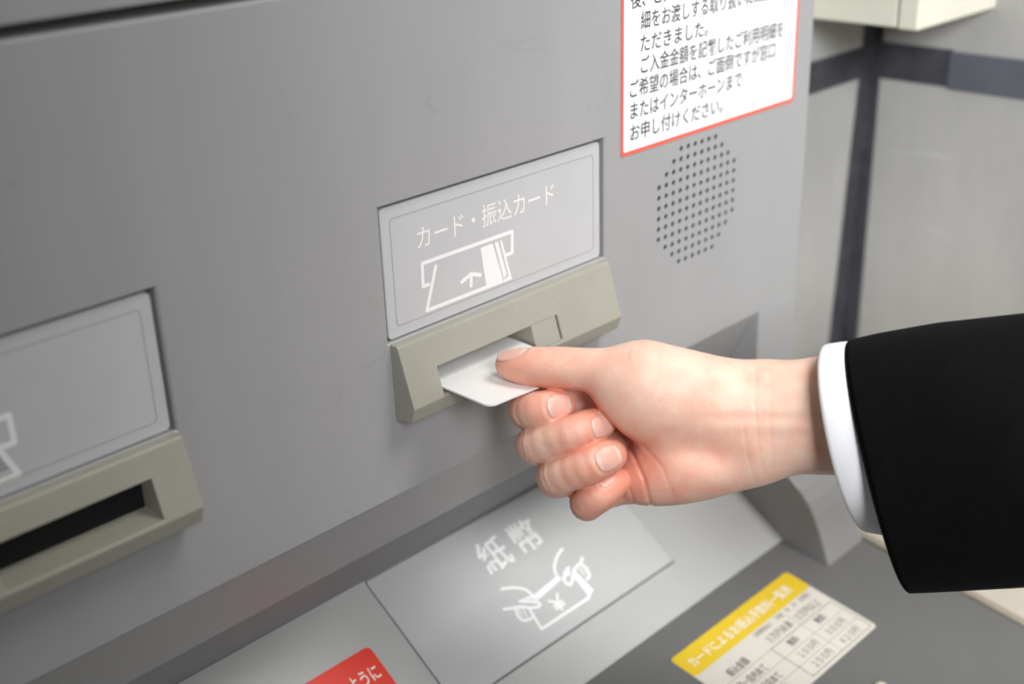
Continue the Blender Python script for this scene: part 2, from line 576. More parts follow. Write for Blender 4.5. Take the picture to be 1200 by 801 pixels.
def cut_bezel(x0, x1, s0, s1, ztop, depth, shade_y, label):
    def tmp(v, f):
        me = bpy.data.meshes.new('t')
        me.from_pydata([tuple(p) for p in v], [], f)
        bm = bmesh.new()
        bm.from_mesh(me)
        bmesh.ops.recalc_face_normals(bm, faces=bm.faces)
        bm.to_mesh(me)
        bm.free()
        o = bpy.data.objects.new('t', me)
        COL.objects.link(o)
        return o
    a = tmp(*prism_x(PROF, x0, x1))
    zf = -0.0256
    b = tmp(*prism_x([(-0.03, ztop + .002), (depth, ztop + .002), (depth, zf + .001), (-0.03, zf - 0.0016)], s0, s1))
    md = a.modifiers.new('b', 'BOOLEAN')
    md.object = b
    md.operation = 'DIFFERENCE'
    md.solver = 'EXACT'
    bpy.context.view_layer.update()
    dg = bpy.context.evaluated_depsgraph_get()
    me = bpy.data.meshes.new_from_object(a.evaluated_get(dg))
    V = [v.co[:] for v in me.vertices]
    F = [tuple(p.vertices) for p in me.polygons]
    for o in (a, b):
        m_ = o.data
        bpy.data.objects.remove(o)
        bpy.data.meshes.remove(m_)
    bpy.data.meshes.remove(me)
    o = put('slot_bezel', V, F, M_BEZEL, atm, bevel=0.0004, label=label)
    v, f = box(s0 - .001, s1 + .001, shade_y, shade_y + .001, -0.0262, ztop + .0035)
    put('slot_shade_plate', v, f, M_DARK, o)  # black plate across the pocket, stands in for the slot's shaded depth
    return o


bez = cut_bezel(-0.0006, 0.1292, 0.0163, 0.0890, -0.0170, 0.019, 0.0178, 'olive grey wedge with the card slot, card going in')
bez2 = cut_bezel(-0.2304, -0.0996, -0.1722, -0.1150, -0.0135, 0.019, 0.0006, 'olive grey wedge with an empty open slot')
# block that closes the right end of the card slot, face sloping with the bezel and set back a little
bn = np.array([0, 0.0125 - 0.0047, 0.0274 - 0.0022])
bf = Frame((0.0724, -0.0105 + 0.0011, -0.0222), (1, 0, 0), (0, 0.3, 0.954))
sb = [(-0.0082, -0.0148), (0.018, -0.0148), (0.018, -0.0275), (-0.0117, -0.0262)]
v, f = prism_x(sb, 0.0724, 0.0880)
put('slot_block', v, f, M_BEZEL, bez, bevel=0.0005)

# cash tray below: under-edge, back, sloping bill surface, shelf
B0 = (0.0612, -0.1541)
B1 = (-0.0247, -0.2103)
SL = np.array([0, B1[0] - B0[0], B1[1] - B0[1]])
SL /= np.linalg.norm(SL)
SH = np.array([0, -0.0562 + 0.0247, -0.2147 + 0.2103])
SH /= np.linalg.norm(SH)
LEN = 0.10265
FB = Frame((0, B0[0], B0[1]), (1, 0, 0), -SL)      # bill surface: y runs up slope (negative = down)
FS = Frame((0, B1[0], B1[1]), (1, 0, 0), -SH)      # shelf


def sheet(profile, x0, x1):
    n = len(profile)
    v = [(x0, y, z) for y, z in profile] + [(x1, y, z) for y, z in profile]
    return v, [(i, i + n, i + n + 1, i + 1) for i in range(n - 1)]


v, f = sheet([(0.0055, ZE - 0.011), (0.0181, -0.1053)], PX0, XR)
v, f = prism_x([(0.0190, -0.1062), (0.0612, -0.1541), (0.066, -0.1541), (0.066, -0.1062)], PX0, XR)
put('tray_back', v, f, M_BACK, atm)
v, f = prism_x([(0.070, -0.1541), (0.0612, -0.1541), (B1[0] + 0.0014, B1[1] + 0.0009), (B1[0] + .0003, B1[1] - .0002), (B1[0] + .0001, B1[1] - .006), (0.070, -0.23)], PX0, XR)
put('tray_slope', v, f, M_SLOPE, atm)
E1 = np.array([0, B1[0], B1[1]]) + SH * 0.40
v, f = prism_x([(B1[0] + 0.004, B1[1] + 0.0004), (E1[1], E1[2]), (E1[1], E1[2] - 0.03), (B1[0] + 0.004, B1[1] - 0.03)], PX0, PX1)
put('shelf', v, f, M_LOWER, atm, bevel=0.0003)

# right cheek: upright that flares out towards the shelf
ck = [(0.0, ZE + 0.0007), (0.0, -0.108), (-0.0012, -0.128), (-0.0045, -0.143), (-0.0095, -0.1525), (-0.0165, -0.1605), (-0.026, -0.1680),
      (-0.0335, -0.1735), (-0.0395, -0.1800), (-0.0440, -0.1870), (-0.0480, -0.1950), (-0.0520, -0.2050), (-0.0562, -0.2160), (0.07, -0.2300), (0.07, ZE + .0007)]
v, f = prism_x(ck, XR, PX1)
cheek = put('cheek', v, f, M_PANEL, atm, bevel=0.0009, label='grey side cheek curving out from the front to the shelf')

# bill plate on the slope
fr = FB
v, f = slab(fr, rrect(0.0202, 0.1868, -0.0776, -0.0004, 0.0016), -0.0005, 0.0002)
put('bill_plate_gasket', v, f, M_GASKET, atm)
v, f = slab(fr, rrect(0.0207, 0.1862, -0.0767, -0.0010, 0.0012), -0.0003, 0.0010)
bp = put('bill_plate', v, f, M_BILL, atm, bevel=0.0005, label='smooth grey banknote tray lid with white symbol')
fb = Frame(FB.at(0, 0, 0.0010), FB.x, FB.y)
text('lettering', fb, '紙', 0.0820, 0.1008, -0.0308, 0.0172, M_WHITE, bp, 0.016)
text('lettering', fb, '幣', 0.1066, 0.1248, -0.0306, 0.0170, M_WHITE, bp, 0.016)


def n_(l):
    return [(x, -s) for x, s in l]


hand_lines = [
    n_([(0.0819, 0.0397), (0.0852, 0.0408), (0.0888, 0.0425), (0.0915, 0.0443), (0.0938, 0.0466), (0.0948, 0.0500), (0.0948, 0.0530)]),
    n_([(0.0862, 0.0500), (0.0948, 0.0552), (0.0952, 0.0568), (0.0938, 0.0576), (0.0914, 0.0570), (0.0880, 0.0552)]),
    n_([(0.0755, 0.0491), (0.0785, 0.0505), (0.0811, 0.0513), (0.0850, 0.0528), (0.0880, 0.0552)]),
    n_([(0.0811, 0.0513), (0.0796, 0.0562), (0.0802, 0.0590), (0.0826, 0.0602), (0.0855, 0.0606)]),
    n_([(0.0880, 0.0560), (0.0862, 0.0680), (0.1222, 0.0680), (0.1264, 0.0656)]),
    n_([(0.1293, 0.0384), (0.1250, 0.0396), (0.1215, 0.0414), (0.1180, 0.0438), (0.1159, 0.0464), (0.1150, 0.0498)]),
    n_([(0.1248, 0.0487), (0.1205, 0.0500), (0.1171, 0.0530), (0.1168, 0.0556), (0.1186, 0.0570), (0.1212, 0.0556), (0.1262, 0.0515)]),
    n_([(0.1362, 0.0482), (0.1332, 0.0500), (0.1290, 0.0505), (0.1262, 0.0515)]),
    n_([(0.1332, 0.0500), (0.1340, 0.0545), (0.1324, 0.0586), (0.1296, 0.0592)]),
]
v, f = strokes(fb, hand_lines, 0.0016)
put('hands_symbol', v, f, M_WHITE, bp)
for l in ([(0.0826, 0.0530), (0.0816, 0.0570)], [(0.0848, 0.0538), (0.0838, 0.0584)], [(0.1296, 0.0522), (0.1300, 0.0568)], [(0.1314, 0.0518), (0.1320, 0.0556)]):
    v, f = strokes(fb, [n_(l)], 0.0008)
    put('finger_line', v, f, M_WHITE, bp)
v, f = polys(fb, [n_([(0.0946, 0.0512), (0.1150, 0.0492), (0.1172, 0.0518), (0.0956, 0.0545)]),
                  n_([(0.0852, 0.0492), (0.0946, 0.0506), (0.0946, 0.0528)]),
                  n_([(0.1236, 0.0536), (0.1268, 0.0520), (0.1284, 0.0660), (0.1232, 0.0676)]),
                  n_([(0.1190, 0.0512), (0.1250, 0.0482), (0.1222, 0.0530)])])
put('banknote_symbol', v, f, M_WHITE, bp)
v, f = strokes(fb, [n_([(0.1008, 0.0580), (0.1045, 0.0612)]), n_([(0.1080, 0.0572), (0.1045, 0.0612)]), n_([(0.1045, 0.0612), (0.1043, 0.0654)]), n_([(0.1014, 0.0618), (0.1076, 0.0618)]), n_([(0.1014, 0.0636), (0.1076, 0.0636)])], 0.0013)
put('emblem_symbol', v, f, M_WHITE, bp)

# red label on the slope, left of the bill plate
v, f = slab(FB, rrect(-0.0460, 0.0018, -0.0560, -0.0292, 0.003), -0.0003, 0.0004)
rl = put('red_sticker', v, f, M_RED2, atm, label='red sticker with cream Japanese lettering on the sloping tray')
fr_r = Frame(FB.at(0, 0, 0.0004), FB.x, FB.y)
text('lettering', fr_r, 'ように', -0.0185, -0.0018, -0.0455, 0.0075, M_CREAMP, rl, 0.012, h=0.00015)

# fee table on the shelf
v, f = slab(FS, rrect(0.1330, 0.2400, -0.0770, -0.0181, 0.0022), -0.0002, 0.00030)
fee = put('fee_sticker', v, f, M_FEE, atm, label='yellow headed paper fee table stuck on the shelf')
v, f = slab(FS, [p for p in rrect(0.1329, 0.2401, -0.0344, -0.0180, 0.0022)], 0.00025, 0.00042)
put('yellow_band', v, f, M_YEL, fee)
ff = Frame(FS.at(0, 0, 0.0003), FS.x, FS.y)
text('lettering', ff, 'カードによるお振込手数料一覧表', 0.1385, 0.2295, -0.0304, 0.0066, M_WHITE, fee, 0.006, h=0.0002)
text('lettering', ff, '（消費税込）　平成　年　月　日現在', 0.1814, 0.2335, -0.0386, 0.0030, M_INKS, fee, 0.0, h=0.00012)
for body, xc, s, w, hgt in (('３万円未満', 0.1947, 0.0441, 0.0215, 0.0050), ('３万円以上', 0.2216, 0.0442, 0.0215, 0.0050), ('無料', 0.1943, 0.0531, 0.0080, 0.0048),
                            ('無料', 0.2206, 0.0531, 0.0080, 0.0048), ('１００円', 0.1955, 0.0618, 0.0165, 0.0048), ('３００円', 0.2220, 0.0620, 0.0165, 0.0048),
                            ('２５０円', 0.1955, 0.0706, 0.0165, 0.0048), ('４２０円', 0.2218, 0.0709, 0.0165, 0.0048), ('振込金額', 0.1557, 0.0447, 0.0165, 0.0050),
                            ('同一店内あて', 0.1557, 0.0540, 0.0225, 0.0048), ('本支店あて', 0.1587, 0.0622, 0.0190, 0.0048), ('他行あて', 0.1567, 0.0706, 0.0160, 0.0048)):
    text('lettering', ff, body, xc - w / 2, xc + w / 2, -s - hgt / 2, hgt, M_INK if len(body) < 4 or 'あ' in body or '金' in body else M_INKS, fee, 0.004, h=0.00012)
v, f = strokes(ff, [n_([(0.1800, 0.0488), (0.2375, 0.0488)]), n_([(0.2375, 0.0488), (0.2375, 0.0748)]), n_([(0.2375, 0.0748), (0.1800, 0.0748)]), n_([(0.1800, 0.0748), (0.1800, 0.0488)])], 0.00035, h=0.00012)
put('table_frame', v, f, M_INKS, fee)
v, f = strokes(ff, [n_([(0.1800, 0.0574), (0.2375, 0.0574)]), n_([(0.1800, 0.0662), (0.2375, 0.0662)]), n_([(0.2085, 0.0400), (0.2085, 0.0748)]), n_([(0.1370, 0.0488), (0.1800, 0.0488)]), n_([(0.1370, 0.0574), (0.1800, 0.0574)]), n_([(0.1370, 0.0662), (0.1800, 0.0662)])], 0.00016, h=0.0001)
put('table_lines', v, f, M_INKS, fee)

# small button on the shelf near the fee table
def dome(fr, cx, cy, r, hgt, n=20, m=5):
    V = [tuple(fr.at(cx, cy, hgt))]
    F = []
    for j in range(1, m + 1):
        t = math.pi / 2 * j / m
        for k in range(n):
            a = 2 * math.pi * k / n
            V.append(tuple(fr.at(cx + r * math.sin(t) * math.cos(a), cy + r * math.sin(t) * math.sin(a), hgt * math.cos(t))))
    for k in range(n):
        F.append((0, 1 + k, 1 + (k + 1) % n))
    for j in range(m - 1):
        for k in range(n):
            a, b = 1 + j * n + k, 1 + j * n + (k + 1) % n
            F.append((a, a + n, b + n, b))
    return V, F


v, f = dome(FS, 0.1990, -0.1032, 0.0040, 0.0035)
put('shelf_knob', v, f, M_CREAM, atm, smooth=True)

# notice sticker, top right
v, f = slab(FP, rrect(0.1428, 0.2857, 0.0440, 0.1350, 0.0018), -0.0004, 0.00022)
no = put('notice_sticker', v, f, M_PAPER, atm, label='white notice sticker with red border and black Japanese text')
v, f = ring_slab(FP, rrect(0.1427, 0.2858, 0.0439, 0.1351, 0.0018), rrect(0.1445, 0.2840, 0.0457, 0.1333, 0.0014), 0.00015, 0.00032)
put('red_border', v, f, M_RED, no)
fn = Frame(FP.at(0, 0, 0.00022), FP.x, FP.y)
for body, x0, x1, z in (('お申し付けください。', 0.1495, 0.2212, 0.0500), ('またはインターホーンまで', 0.1495, 0.2370, 0.0602), ('ご希望の場合は、ご面倒ですが窓口', 0.1490, 0.2655, 0.0702),
                        ('ご入金金額を記載したご利用明細を', 0.1567, 0.2722, 0.0800), ('ただきました。', 0.1563, 0.2070, 0.0898), ('細をお渡しする取り扱いに改訂い', 0.1563, 0.2660, 0.1000),
                        ('後、ご入金額を記載したご利用明', 0.1492, 0.2650, 0.1100)):
    text('lettering', fn, body, x0, x1, z, 0.0076, M_INK, no, 0.004, h=0.00012)

# counter beside the machine
def along(y):                     # height of the shelf surface at depth y
    return B1[1] + (y - B1[0]) * SH[2] / SH[1]


v = []
for x in (PX1 + 0.0008, PX1 + 0.0055):
    for y in (0.07, -0.40):
        for dz in (-0.02, 0.0012):
            v.append((x, y, along(y) + dz))
f = [(0, 1, 3, 2), (4, 6, 7, 5), (0, 4, 5, 1), (2, 3, 7, 6), (0, 2, 6, 4), (1, 5, 7, 3)]
cn = put('counter_trim', v, f, M_TRIM, None, bevel=0.0008)
cn['kind'] = 'structure'
v = []
for x in (PX1 + 0.0065, XP - 0.001):
    for y in (0.07, -0.40):
        for dz in (-0.02, 0.0005):
            v.append((x, y, along(y) + dz))
ct = put('counter', v, f, M_COUNTER, None, bevel=0.0006)
ct['kind'] = 'structure'

# ------------------------------------------------------------------ the card
def card():
    W, L, nx, ny = 0.0540, 0.0856, 18, 26
    x0, yf = 0.0168, -0.0385
    P = rrect(0, W, 0, L, 0.0038, 8)
    bm = bmesh.new()
    vs_ = [bm.verts.new((x, y, 0)) for x, y in P]
    bm.faces.new(vs_)
    for k in range(1, nx):
        bmesh.ops.bisect_plane(bm, geom=bm.verts[:] + bm.edges[:] + bm.faces[:], plane_co=(W * k / nx, 0, 0), plane_no=(1, 0, 0))
    for k in range(1, ny):
        bmesh.ops.bisect_plane(bm, geom=bm.verts[:] + bm.edges[:] + bm.faces[:], plane_co=(0, L * k / ny, 0), plane_no=(0, 1, 0))
    bm.verts.index_update()
    V = []
    for q in bm.verts:
        x, y = q.co.x, q.co.y
        t = max(0.0, 1 - y / 0.036)
        droop = -0.0030 * (x / W) ** 1.5 * t ** 1.6
        V.append((x0 + x, yf + y - 0.0012 * (x / W) * t, -0.0236 + droop))
    F = [tuple(q.index for q in fc.verts) for fc in bm.faces]
    n = len(V)
    th = 0.00076
    bnd = [(e.verts[0].index, e.verts[1].index) for e in bm.edges if len(e.link_faces) == 1]
    V2 = V + [(x, y, z - th) for x, y, z in V]
    F2 = F + [tuple(i + n for i in reversed(q)) for q in F] + [(a, b, b + n, a + n) for a, b in bnd]
    bm.free()
    me_o = put('card', V2, F2, M_CARD, None)
    bm = bmesh.new()
    bm.from_mesh(me_o.data)
    bmesh.ops.recalc_face_normals(bm, faces=bm.faces)
    bm.to_mesh(me_o.data)
    bm.free()
    tag(me_o, 'plain white card held between thumb and finger, half way into the slot', 'card')


card()

# ------------------------------------------------------------------ the hand (signed distance model, polygonised)
FPX, Z0 = 1472.19, 0.52


def J(u, v, w):
    """joint in the arm frame, mm: right, down, towards the front"""
    d = Z0 * 1000 - w
    return np.array([(u - 760) / FPX * d - 0.0, (v - 490) / FPX * d, w])


OFF = np.array([(760 - 600) / FPX, (490 - 400.5) / FPX])   # arm frame axis


def arm_world(p):
    p = np.atleast_2d(p)
    d = (Z0 * 1000 - p[:, 2])
    x = p[:, 0] + OFF[0] * d
    y = p[:, 1] + OFF[1] * d
    return CAM + (x[:, None] * RIGHT + y[:, None] * DOWN + d[:, None] * FWD) / 1000.0


def cone(P, a, b, r1, r2):
    ab = b - a
    t = np.clip(((P - a) @ ab) / (ab @ ab), 0, 1)
    return np.linalg.norm(P - a - t[:, None] * ab, axis=1) - (r1 + (r2 - r1) * t)


def ell(P, c, ax, r):
    q = (P - c) @ np.array(ax).T
    k0 = np.linalg.norm(q / r, axis=1)
    k1 = np.linalg.norm(q / (np.array(r) ** 2), axis=1)
    return k0 * (k0 - 1) / np.maximum(k1, 1e-6)


def smin(a, b, k):
    h = np.maximum(k - np.abs(a - b), 0) / k
    return np.minimum(a, b) - h * h * k / 4


def smax(a, b, k):
    return -smin(-a, -b, k)


def chain(P, pts, k=3.0):
    d = None
    for (a, ra), (b, rb) in zip(pts[:-1], pts[1:]):
        e = cone(P, a, b, ra, rb)
        d = e if d is None else smin(d, e, k)
    return d


def basis(x, z_hint):
    x = x / np.linalg.norm(x)
    z = z_hint - x * (z_hint @ x)
    z = z / np.linalg.norm(z)
    return [x, np.cross(z, x), z]


def dens(pts, m=4):
    """smooth curve through joints; position and radius together"""
    Q = np.array([np.append(p, r) for p, r in pts])
    E = np.vstack([2 * Q[0] - Q[1], Q, 2 * Q[-1] - Q[-2]])
    out = []
    for i in range(1, len(E) - 2):
        p0, p1, p2, p3 = E[i - 1:i + 3]
        for k in range(m):
            t = k / m
            out.append(0.5 * (2 * p1 + (p2 - p0) * t + (2 * p0 - 5 * p1 + 4 * p2 - p3) * t * t + (3 * p1 - p0 - 3 * p2 + p3) * t ** 3))
    out.append(E[-2])
    return [(q[:3], q[3]) for q in out]


#        knuckle, first joint, second joint, tip  (u, v, w, radius)
FING = {
    'index': dict(mcp=(728, 442, -24, 11.0), pip=(628, 475, -16, 8.3), pip2=(617.5, 480, -4, 7.9), dip=(631, 480, 3, 7.6), mid=(646, 477, 2.5, 7.3), tip=(657, 475, 0, 6.4)),
    'middle': dict(mcp=(732, 476, -26, 11.0), pip=(628, 521, -9, 8.2), pip2=(630, 520, -1, 7.9), dip=(668, 508, 7, 7.5), mid=(690, 500, 5.5, 7.2), tip=(703, 496, 2, 6.5)),
    'ring': dict(mcp=(738, 514, -26, 10.5), pip=(652, 560, -8, 8.2), pip2=(654, 558, 0, 7.9), dip=(688, 546, 8, 7.7), mid=(705, 538, 7.5, 7.5), tip=(716, 533, 5, 6.8)),
    'little': dict(mcp=(752, 552, -22, 9.8), pip=(688, 590, -7, 7.0), pip2=(689, 589, -1, 6.8), dip=(702, 580, 3.5, 6.5), mid=(713, 571, 2, 6.3), tip=(723, 563, -2, 5.8)),
}
for fg in FING.values():
    for kk in list(fg):
        q = fg[kk]
        fg[kk] = (J(*q[:3]), q[3])
    fg['front'] = dens([fg['pip'], fg['pip2'], fg['dip'], fg['mid'], fg['tip']], 3)
THUMB = [(J(597, 427.0, -1), 5.9), (J(609, 428.5, 0), 7.1), (J(626, 430, 1), 8.1), (J(645, 430.5, 2), 8.5), (J(664, 431, 3), 8.55), (J(692, 433.5, 4), 9.0), (J(722, 438, 5), 11.0), (J(754, 441, 5), 13.2)]
META = [(J(754, 441, 5), 13.2), (J(800, 456, 2), 14.6), (J(856, 473, -2), 15.2)]
THUMB_D = dens(THUMB, 3)
META_D = dens(META, 3)
WR = [(J(912, 470, 2), 16.0), (J(1000, 464, 12), 18.0), (J(1080, 462, 21), 19.5)]
WU = [(J(905, 507, 1), 16.5), (J(1000, 505, 12), 18.0), (J(1080, 505, 21), 19.5)]
td = J(862, 480, -2) - J(735, 448, 6)
THEN = (J(790, 474, 3), basis(td, np.array([0, 0, 1.0])), np.array([34.0, 19.5, 14.0]))
hd = J(885, 528, -3) - J(765, 558, -10)
HYPO = (J(815, 544, -5), basis(hd, np.array([0, 0, 1.0])), np.array([38.0, 15.0, 15.0]))
CREASE = [([(706, 484, 2), (722, 502, 0), (742, 532, 0), (755, 561, 0), (766, 606, 0)], 0.75, 0.75),
          ([(720, 520, 0), (732, 556, 0), (741, 582, 0), (748, 612, 0)], 0.50, 0.65),
          ([(716, 548, 0), (728, 575, 0), (736, 606, 0)], 0.35, 0.6),
          ([(752, 520, 0), (775, 545, 0), (792, 588, 0)], 0.22, 0.8),
          ([(884, 430, 0), (880, 470, 0), (884, 520, 0), (893, 560, 0)], 0.12, 0.9),
          ([(899, 440, 0), (896, 490, 0), (901, 545, 0)], 0.09, 0.8),
          ([(868, 500, 0), (872, 530, 0), (882, 562, 0)], 0.10, 0.7)]
# skin folds over the finger joints: short, shallow, slightly uneven lines
FOLD = [([(612, 507), (610, 520), (613, 534)], .30, .5), ([(617, 505), (615, 521), (619, 538)], .16, .45), ([(635, 545), (635, 558), (641, 572)], .28, .5), ([(641, 543), (641, 557), (647, 573)], .15, .45),
        ([(604, 474), (603, 484), (608, 494)], .22, .45), ([(665, 494), (669, 508), (675, 522)], .07, .5), ([(670, 492), (674, 506), (680, 520)], .05, .5), ([(685, 532), (689, 546), (695, 560)], .07, .5), ([(690, 530), (694, 544), (700, 558)], .05, .5),
        ([(672, 585), (673, 594), (680, 603)], .2, .45), ([(630, 466), (633, 480), (637, 494)], .10, .4),
        ([(659, 409), (656, 418), (657, 430)], .16, .5), ([(664, 409), (662, 418), (663, 428)], .12, .5), ([(669, 409), (668, 417), (669, 426)], .09, .45),
        ([(741, 404), (736, 414), (736, 426)], .14, .6), ([(750, 403), (746, 413), (746, 424)], .10, .6)]
# broad hollows (+) and ridges (-): u, v, half sizes in mm, turn, depth
DENT = [(826, 530, 14.0, 7.0, 12, 2.6), (868, 448, 9.0, 4.5, 15, 0.9), (705, 455, 7, 4, 0, 0.0),
        (930, 480, 30.0, 2.2, -1, -0.28), (930, 499, 30.0, 2.4, 0, -0.34), (925, 489.5, 30.0, 2.4, 0, 0.22), (925, 512, 26.0, 3.0, 0, 0.26), (900, 436, 22, 3.0, -4, -0.4),
        (690, 452, 8.0, 5.0, 10, -0.5)]
NAILS = []


def line2(P, pts):
    c = None
    for a, b in zip(pts[:-1], pts[1:]):
        e = cone(P[:, :2], a, b, 0, 0)
        c = e if c is None else np.minimum(c, e)
    return c


def raw_sdf(P):
    wr = smin(chain(P, WR, 2), chain(P, WU, 2), 12)
    palm = None
    for key, (uu, vv) in zip(('index', 'middle', 'ring', 'little'), ((884, 466), (886, 482), (886, 500), (882, 520))):
        m, r = FING[key]['mcp']
        e = cone(P, J(uu, vv, -4), m, 13.0, r + 0.5)
        palm = e if palm is None else smin(palm, e, 8)
    d = smin(wr, palm, 12)
    d = smin(d, chain(P, META_D, 0.6), 10)
    d = smin(d, ell(P, *THEN), 12)
    d = smin(d, ell(P, *HYPO), 12)
    front = np.clip((P[:, 2] + 14) / 6, 0, 1)
    for pts, amp, wid in CREASE:
        d = d + amp * np.exp(-(line2(P, [J(*p)[:2] for p in pts]) / wid) ** 2) * front
    for u, v_, su, sv, ang, amp in DENT:
        q = P[:, :2] - J(u, v_, 6)[:2]
        ca, sa = math.cos(math.radians(ang)), math.sin(math.radians(ang))
        a, b = q[:, 0] * ca + q[:, 1] * sa, -q[:, 0] * sa + q[:, 1] * ca
        d = d + amp * np.exp(-(a / su) ** 2 - (b / sv) ** 2) * front
    for fg in FING.values():
        d = smin(d, chain(P, [fg['mcp'], (fg['mcp'][0] * .45 + fg['pip'][0] * .55, fg['pip'][1] * 0.98), fg['pip']], 2), 5)
    d = smin(d, chain(P, THUMB_D, 0.6), 5)
    for fg in FING.values():
        e = chain(P, fg['front'], 0.6)
        d = smin(d, e, 0.9)
    front = np.clip((P[:, 2] + 8) / 5, 0, 1)
    for pts, amp, wid in FOLD:
        d = d + amp * np.exp(-(line2(P, [J(p[0], p[1], 6)[:2] for p in pts]) / wid) ** 2) * front
    # seats of the nails: a groove round each and a fold of skin behind it
    for p0, ax, sd, nrm, L_, W_, _p in NAILS:
        q = P - p0
        x, y, z = q @ sd / (W_ / 2), q @ ax / (L_ / 2), q @ nrm
        e = (np.abs(x) ** 3 + np.abs(y) ** 3) ** (1 / 3)
        near = np.exp(-(z / 4.0) ** 2)
        side = np.clip(0.9 - y * 0.8, 0.15, 1.5)
        d = d + near * (0.22 * np.exp(-((e - 1.0) / 0.10) ** 2) - 0.17 * side * np.exp(-((e - 1.30) / 0.17) ** 2))
    return d


def set_nail(own, c, ax, nrm, L_, W_):
    ax = ax / np.linalg.norm(ax)
    nrm = nrm - ax * (nrm @ ax)
    nrm = nrm / np.linalg.norm(nrm)
    p0 = c.copy()
    for _ in range(60):                       # from the finger's middle out to the skin
        p0 = p0 - nrm * float(chain(p0[None], own, 0.6)[0]) * 0.9
    sd = np.cross(nrm, ax)

    def height(x, y):
        q = p0 + sd * x + ax * y - nrm * 2.5
        for _ in range(50):
            q = q - nrm * float(chain(q[None], own, 0.6)[0]) * 0.8
        return float((q - p0) @ nrm)
    yp, xp = 0.38 * L_, 0.34 * W_
    h0, h1 = height(0, -yp), height(0, yp)
    g0, g1 = height(-xp, 0), height(xp, 0)
    lim = lambda v, a, b: max(a, min(b, v))
    prof = (lim((h1 - h0) / (2 * yp), -0.5, 0.25), lim((h1 + h0) / (2 * yp * yp), -0.06, 0.0), lim((g1 - g0) / (2 * xp), -0.35, 0.35), lim((g1 + g0) / (2 * xp * xp), -0.11, -0.045))
    return (p0, ax, sd, nrm, L_, W_, prof)


_n = []
for kk, nv, cu, L_, W_ in (('index', (0.05, 0.02, 1.0), (650, 476), 11.5, 9.8), ('middle', (0.20, 0.05, 1.0), (698, 499), 10.4, 9.2),
                           ('ring', (0.05, 0.05, 1.0), (707, 537), 11.5, 10.2), ('little', (-0.08, -0.25, 1.0), (704, 576), 7.5, 6.4)):
    fg = FING[kk]
    _n.append(set_nail(fg['front'], J(cu[0], cu[1], fg['tip'][0][2]), fg['tip'][0] - fg['dip'][0], np.array(nv), L_, W_))
_n.append(set_nail(THUMB_D, J(601, 428, -1), THUMB[0][0] - THUMB[2][0], np.array([-0.22, -0.92, 0.30]), 13.0, 11.5))
NAILS = _n


def surface_nets(lo, hi, h):
    n = np.ceil((hi - lo) / h).astype(int) + 1
    B = 8
    nb = np.ceil(n / B).astype(int)
    n = nb * B
    D = np.full(n, 50.0, dtype=np.float32)
    bc = np.stack(np.meshgrid(*[np.arange(k) for k in nb], indexing='ij'), -1).reshape(-1, 3)
    cen = lo + (bc * B + (B - 1) / 2) * h
    dc = raw_sdf(cen)
    rad = B * h * 0.9 + 3.5
    loc = np.stack(np.meshgrid(*[np.arange(B)] * 3, indexing='ij'), -1).reshape(-1, 3)
    near = np.abs(dc) < rad
    for b in bc[(~near) & (dc < 0)]:
        D[b[0] * B:b[0] * B + B, b[1] * B:b[1] * B + B, b[2] * B:b[2] * B + B] = -50
    nbk = bc[near]
    CH = 200
    for s in range(0, len(nbk), CH):
        q = nbk[s:s + CH]
        pts = lo + (q[:, None, :] * B + loc[None]) * h
        val = raw_sdf(pts.reshape(-1, 3)).reshape(len(q), B, B, B)
        for b, vv in zip(q, val):
            D[b[0] * B:b[0] * B + B, b[1] * B:b[1] * B + B, b[2] * B:b[2] * B + B] = vv
    s = D < 0
    cnt = np.zeros(n - 1, dtype=np.int8)
    offs = [(i, j, k) for i in (0, 1) for j in (0, 1) for k in (0, 1)]
    for o in offs:
        cnt += s[o[0]:n[0] - 1 + o[0], o[1]:n[1] - 1 + o[1], o[2]:n[2] - 1 + o[2]]
    act = np.argwhere((cnt > 0) & (cnt < 8))
    ids = np.full(n - 1, -1, dtype=np.int64)
    ids[tuple(act.T)] = np.arange(len(act))
    acc = np.zeros((len(act), 3))
    num = np.zeros(len(act))
    for a in offs:
        for ax in range(3):
            if a[ax]:
                continue
            b = list(a)
            b[ax] = 1
            d0 = D[tuple((act + a).T)]
            d1 = D[tuple((act + b).T)]
            m = (d0 < 0) != (d1 < 0)
            t = np.where(m, d0 / np.where(m, d0 - d1, 1), 0)
            p = np.array(a, float)[None].repeat(len(act), 0)
            p[:, ax] += t
            acc += p * m[:, None]
            num += m
    V = lo + (act + acc / num[:, None]) * h
    F = []
    for ax in range(3):
        u, w = (ax + 1) % 3, (ax + 2) % 3
        sl0 = [slice(None)] * 3
        sl1 = [slice(None)] * 3
        sl0[ax] = slice(0, -1)
        sl1[ax] = slice(1, None)
        ch = np.argwhere(s[tuple(sl0)] != s[tuple(sl1)])
        ch = ch[(ch[:, u] > 0) & (ch[:, w] > 0) & (ch[:, u] < n[u] - 1) & (ch[:, w] < n[w] - 1)]
        flip = s[tuple(ch.T)]
        c = []
        for du, dw in ((1, 1), (0, 1), (0, 0), (1, 0)):
            q = ch.copy()
            q[:, u] -= du
            q[:, w] -= dw
            c.append(ids[tuple(q.T)])
        quad = np.stack(c, 1)
        quad[~flip] = quad[~flip][:, ::-1]
        F.append(quad)
    F = np.concatenate(F)
    F = F[(F >= 0).all(1)]
    return V, F


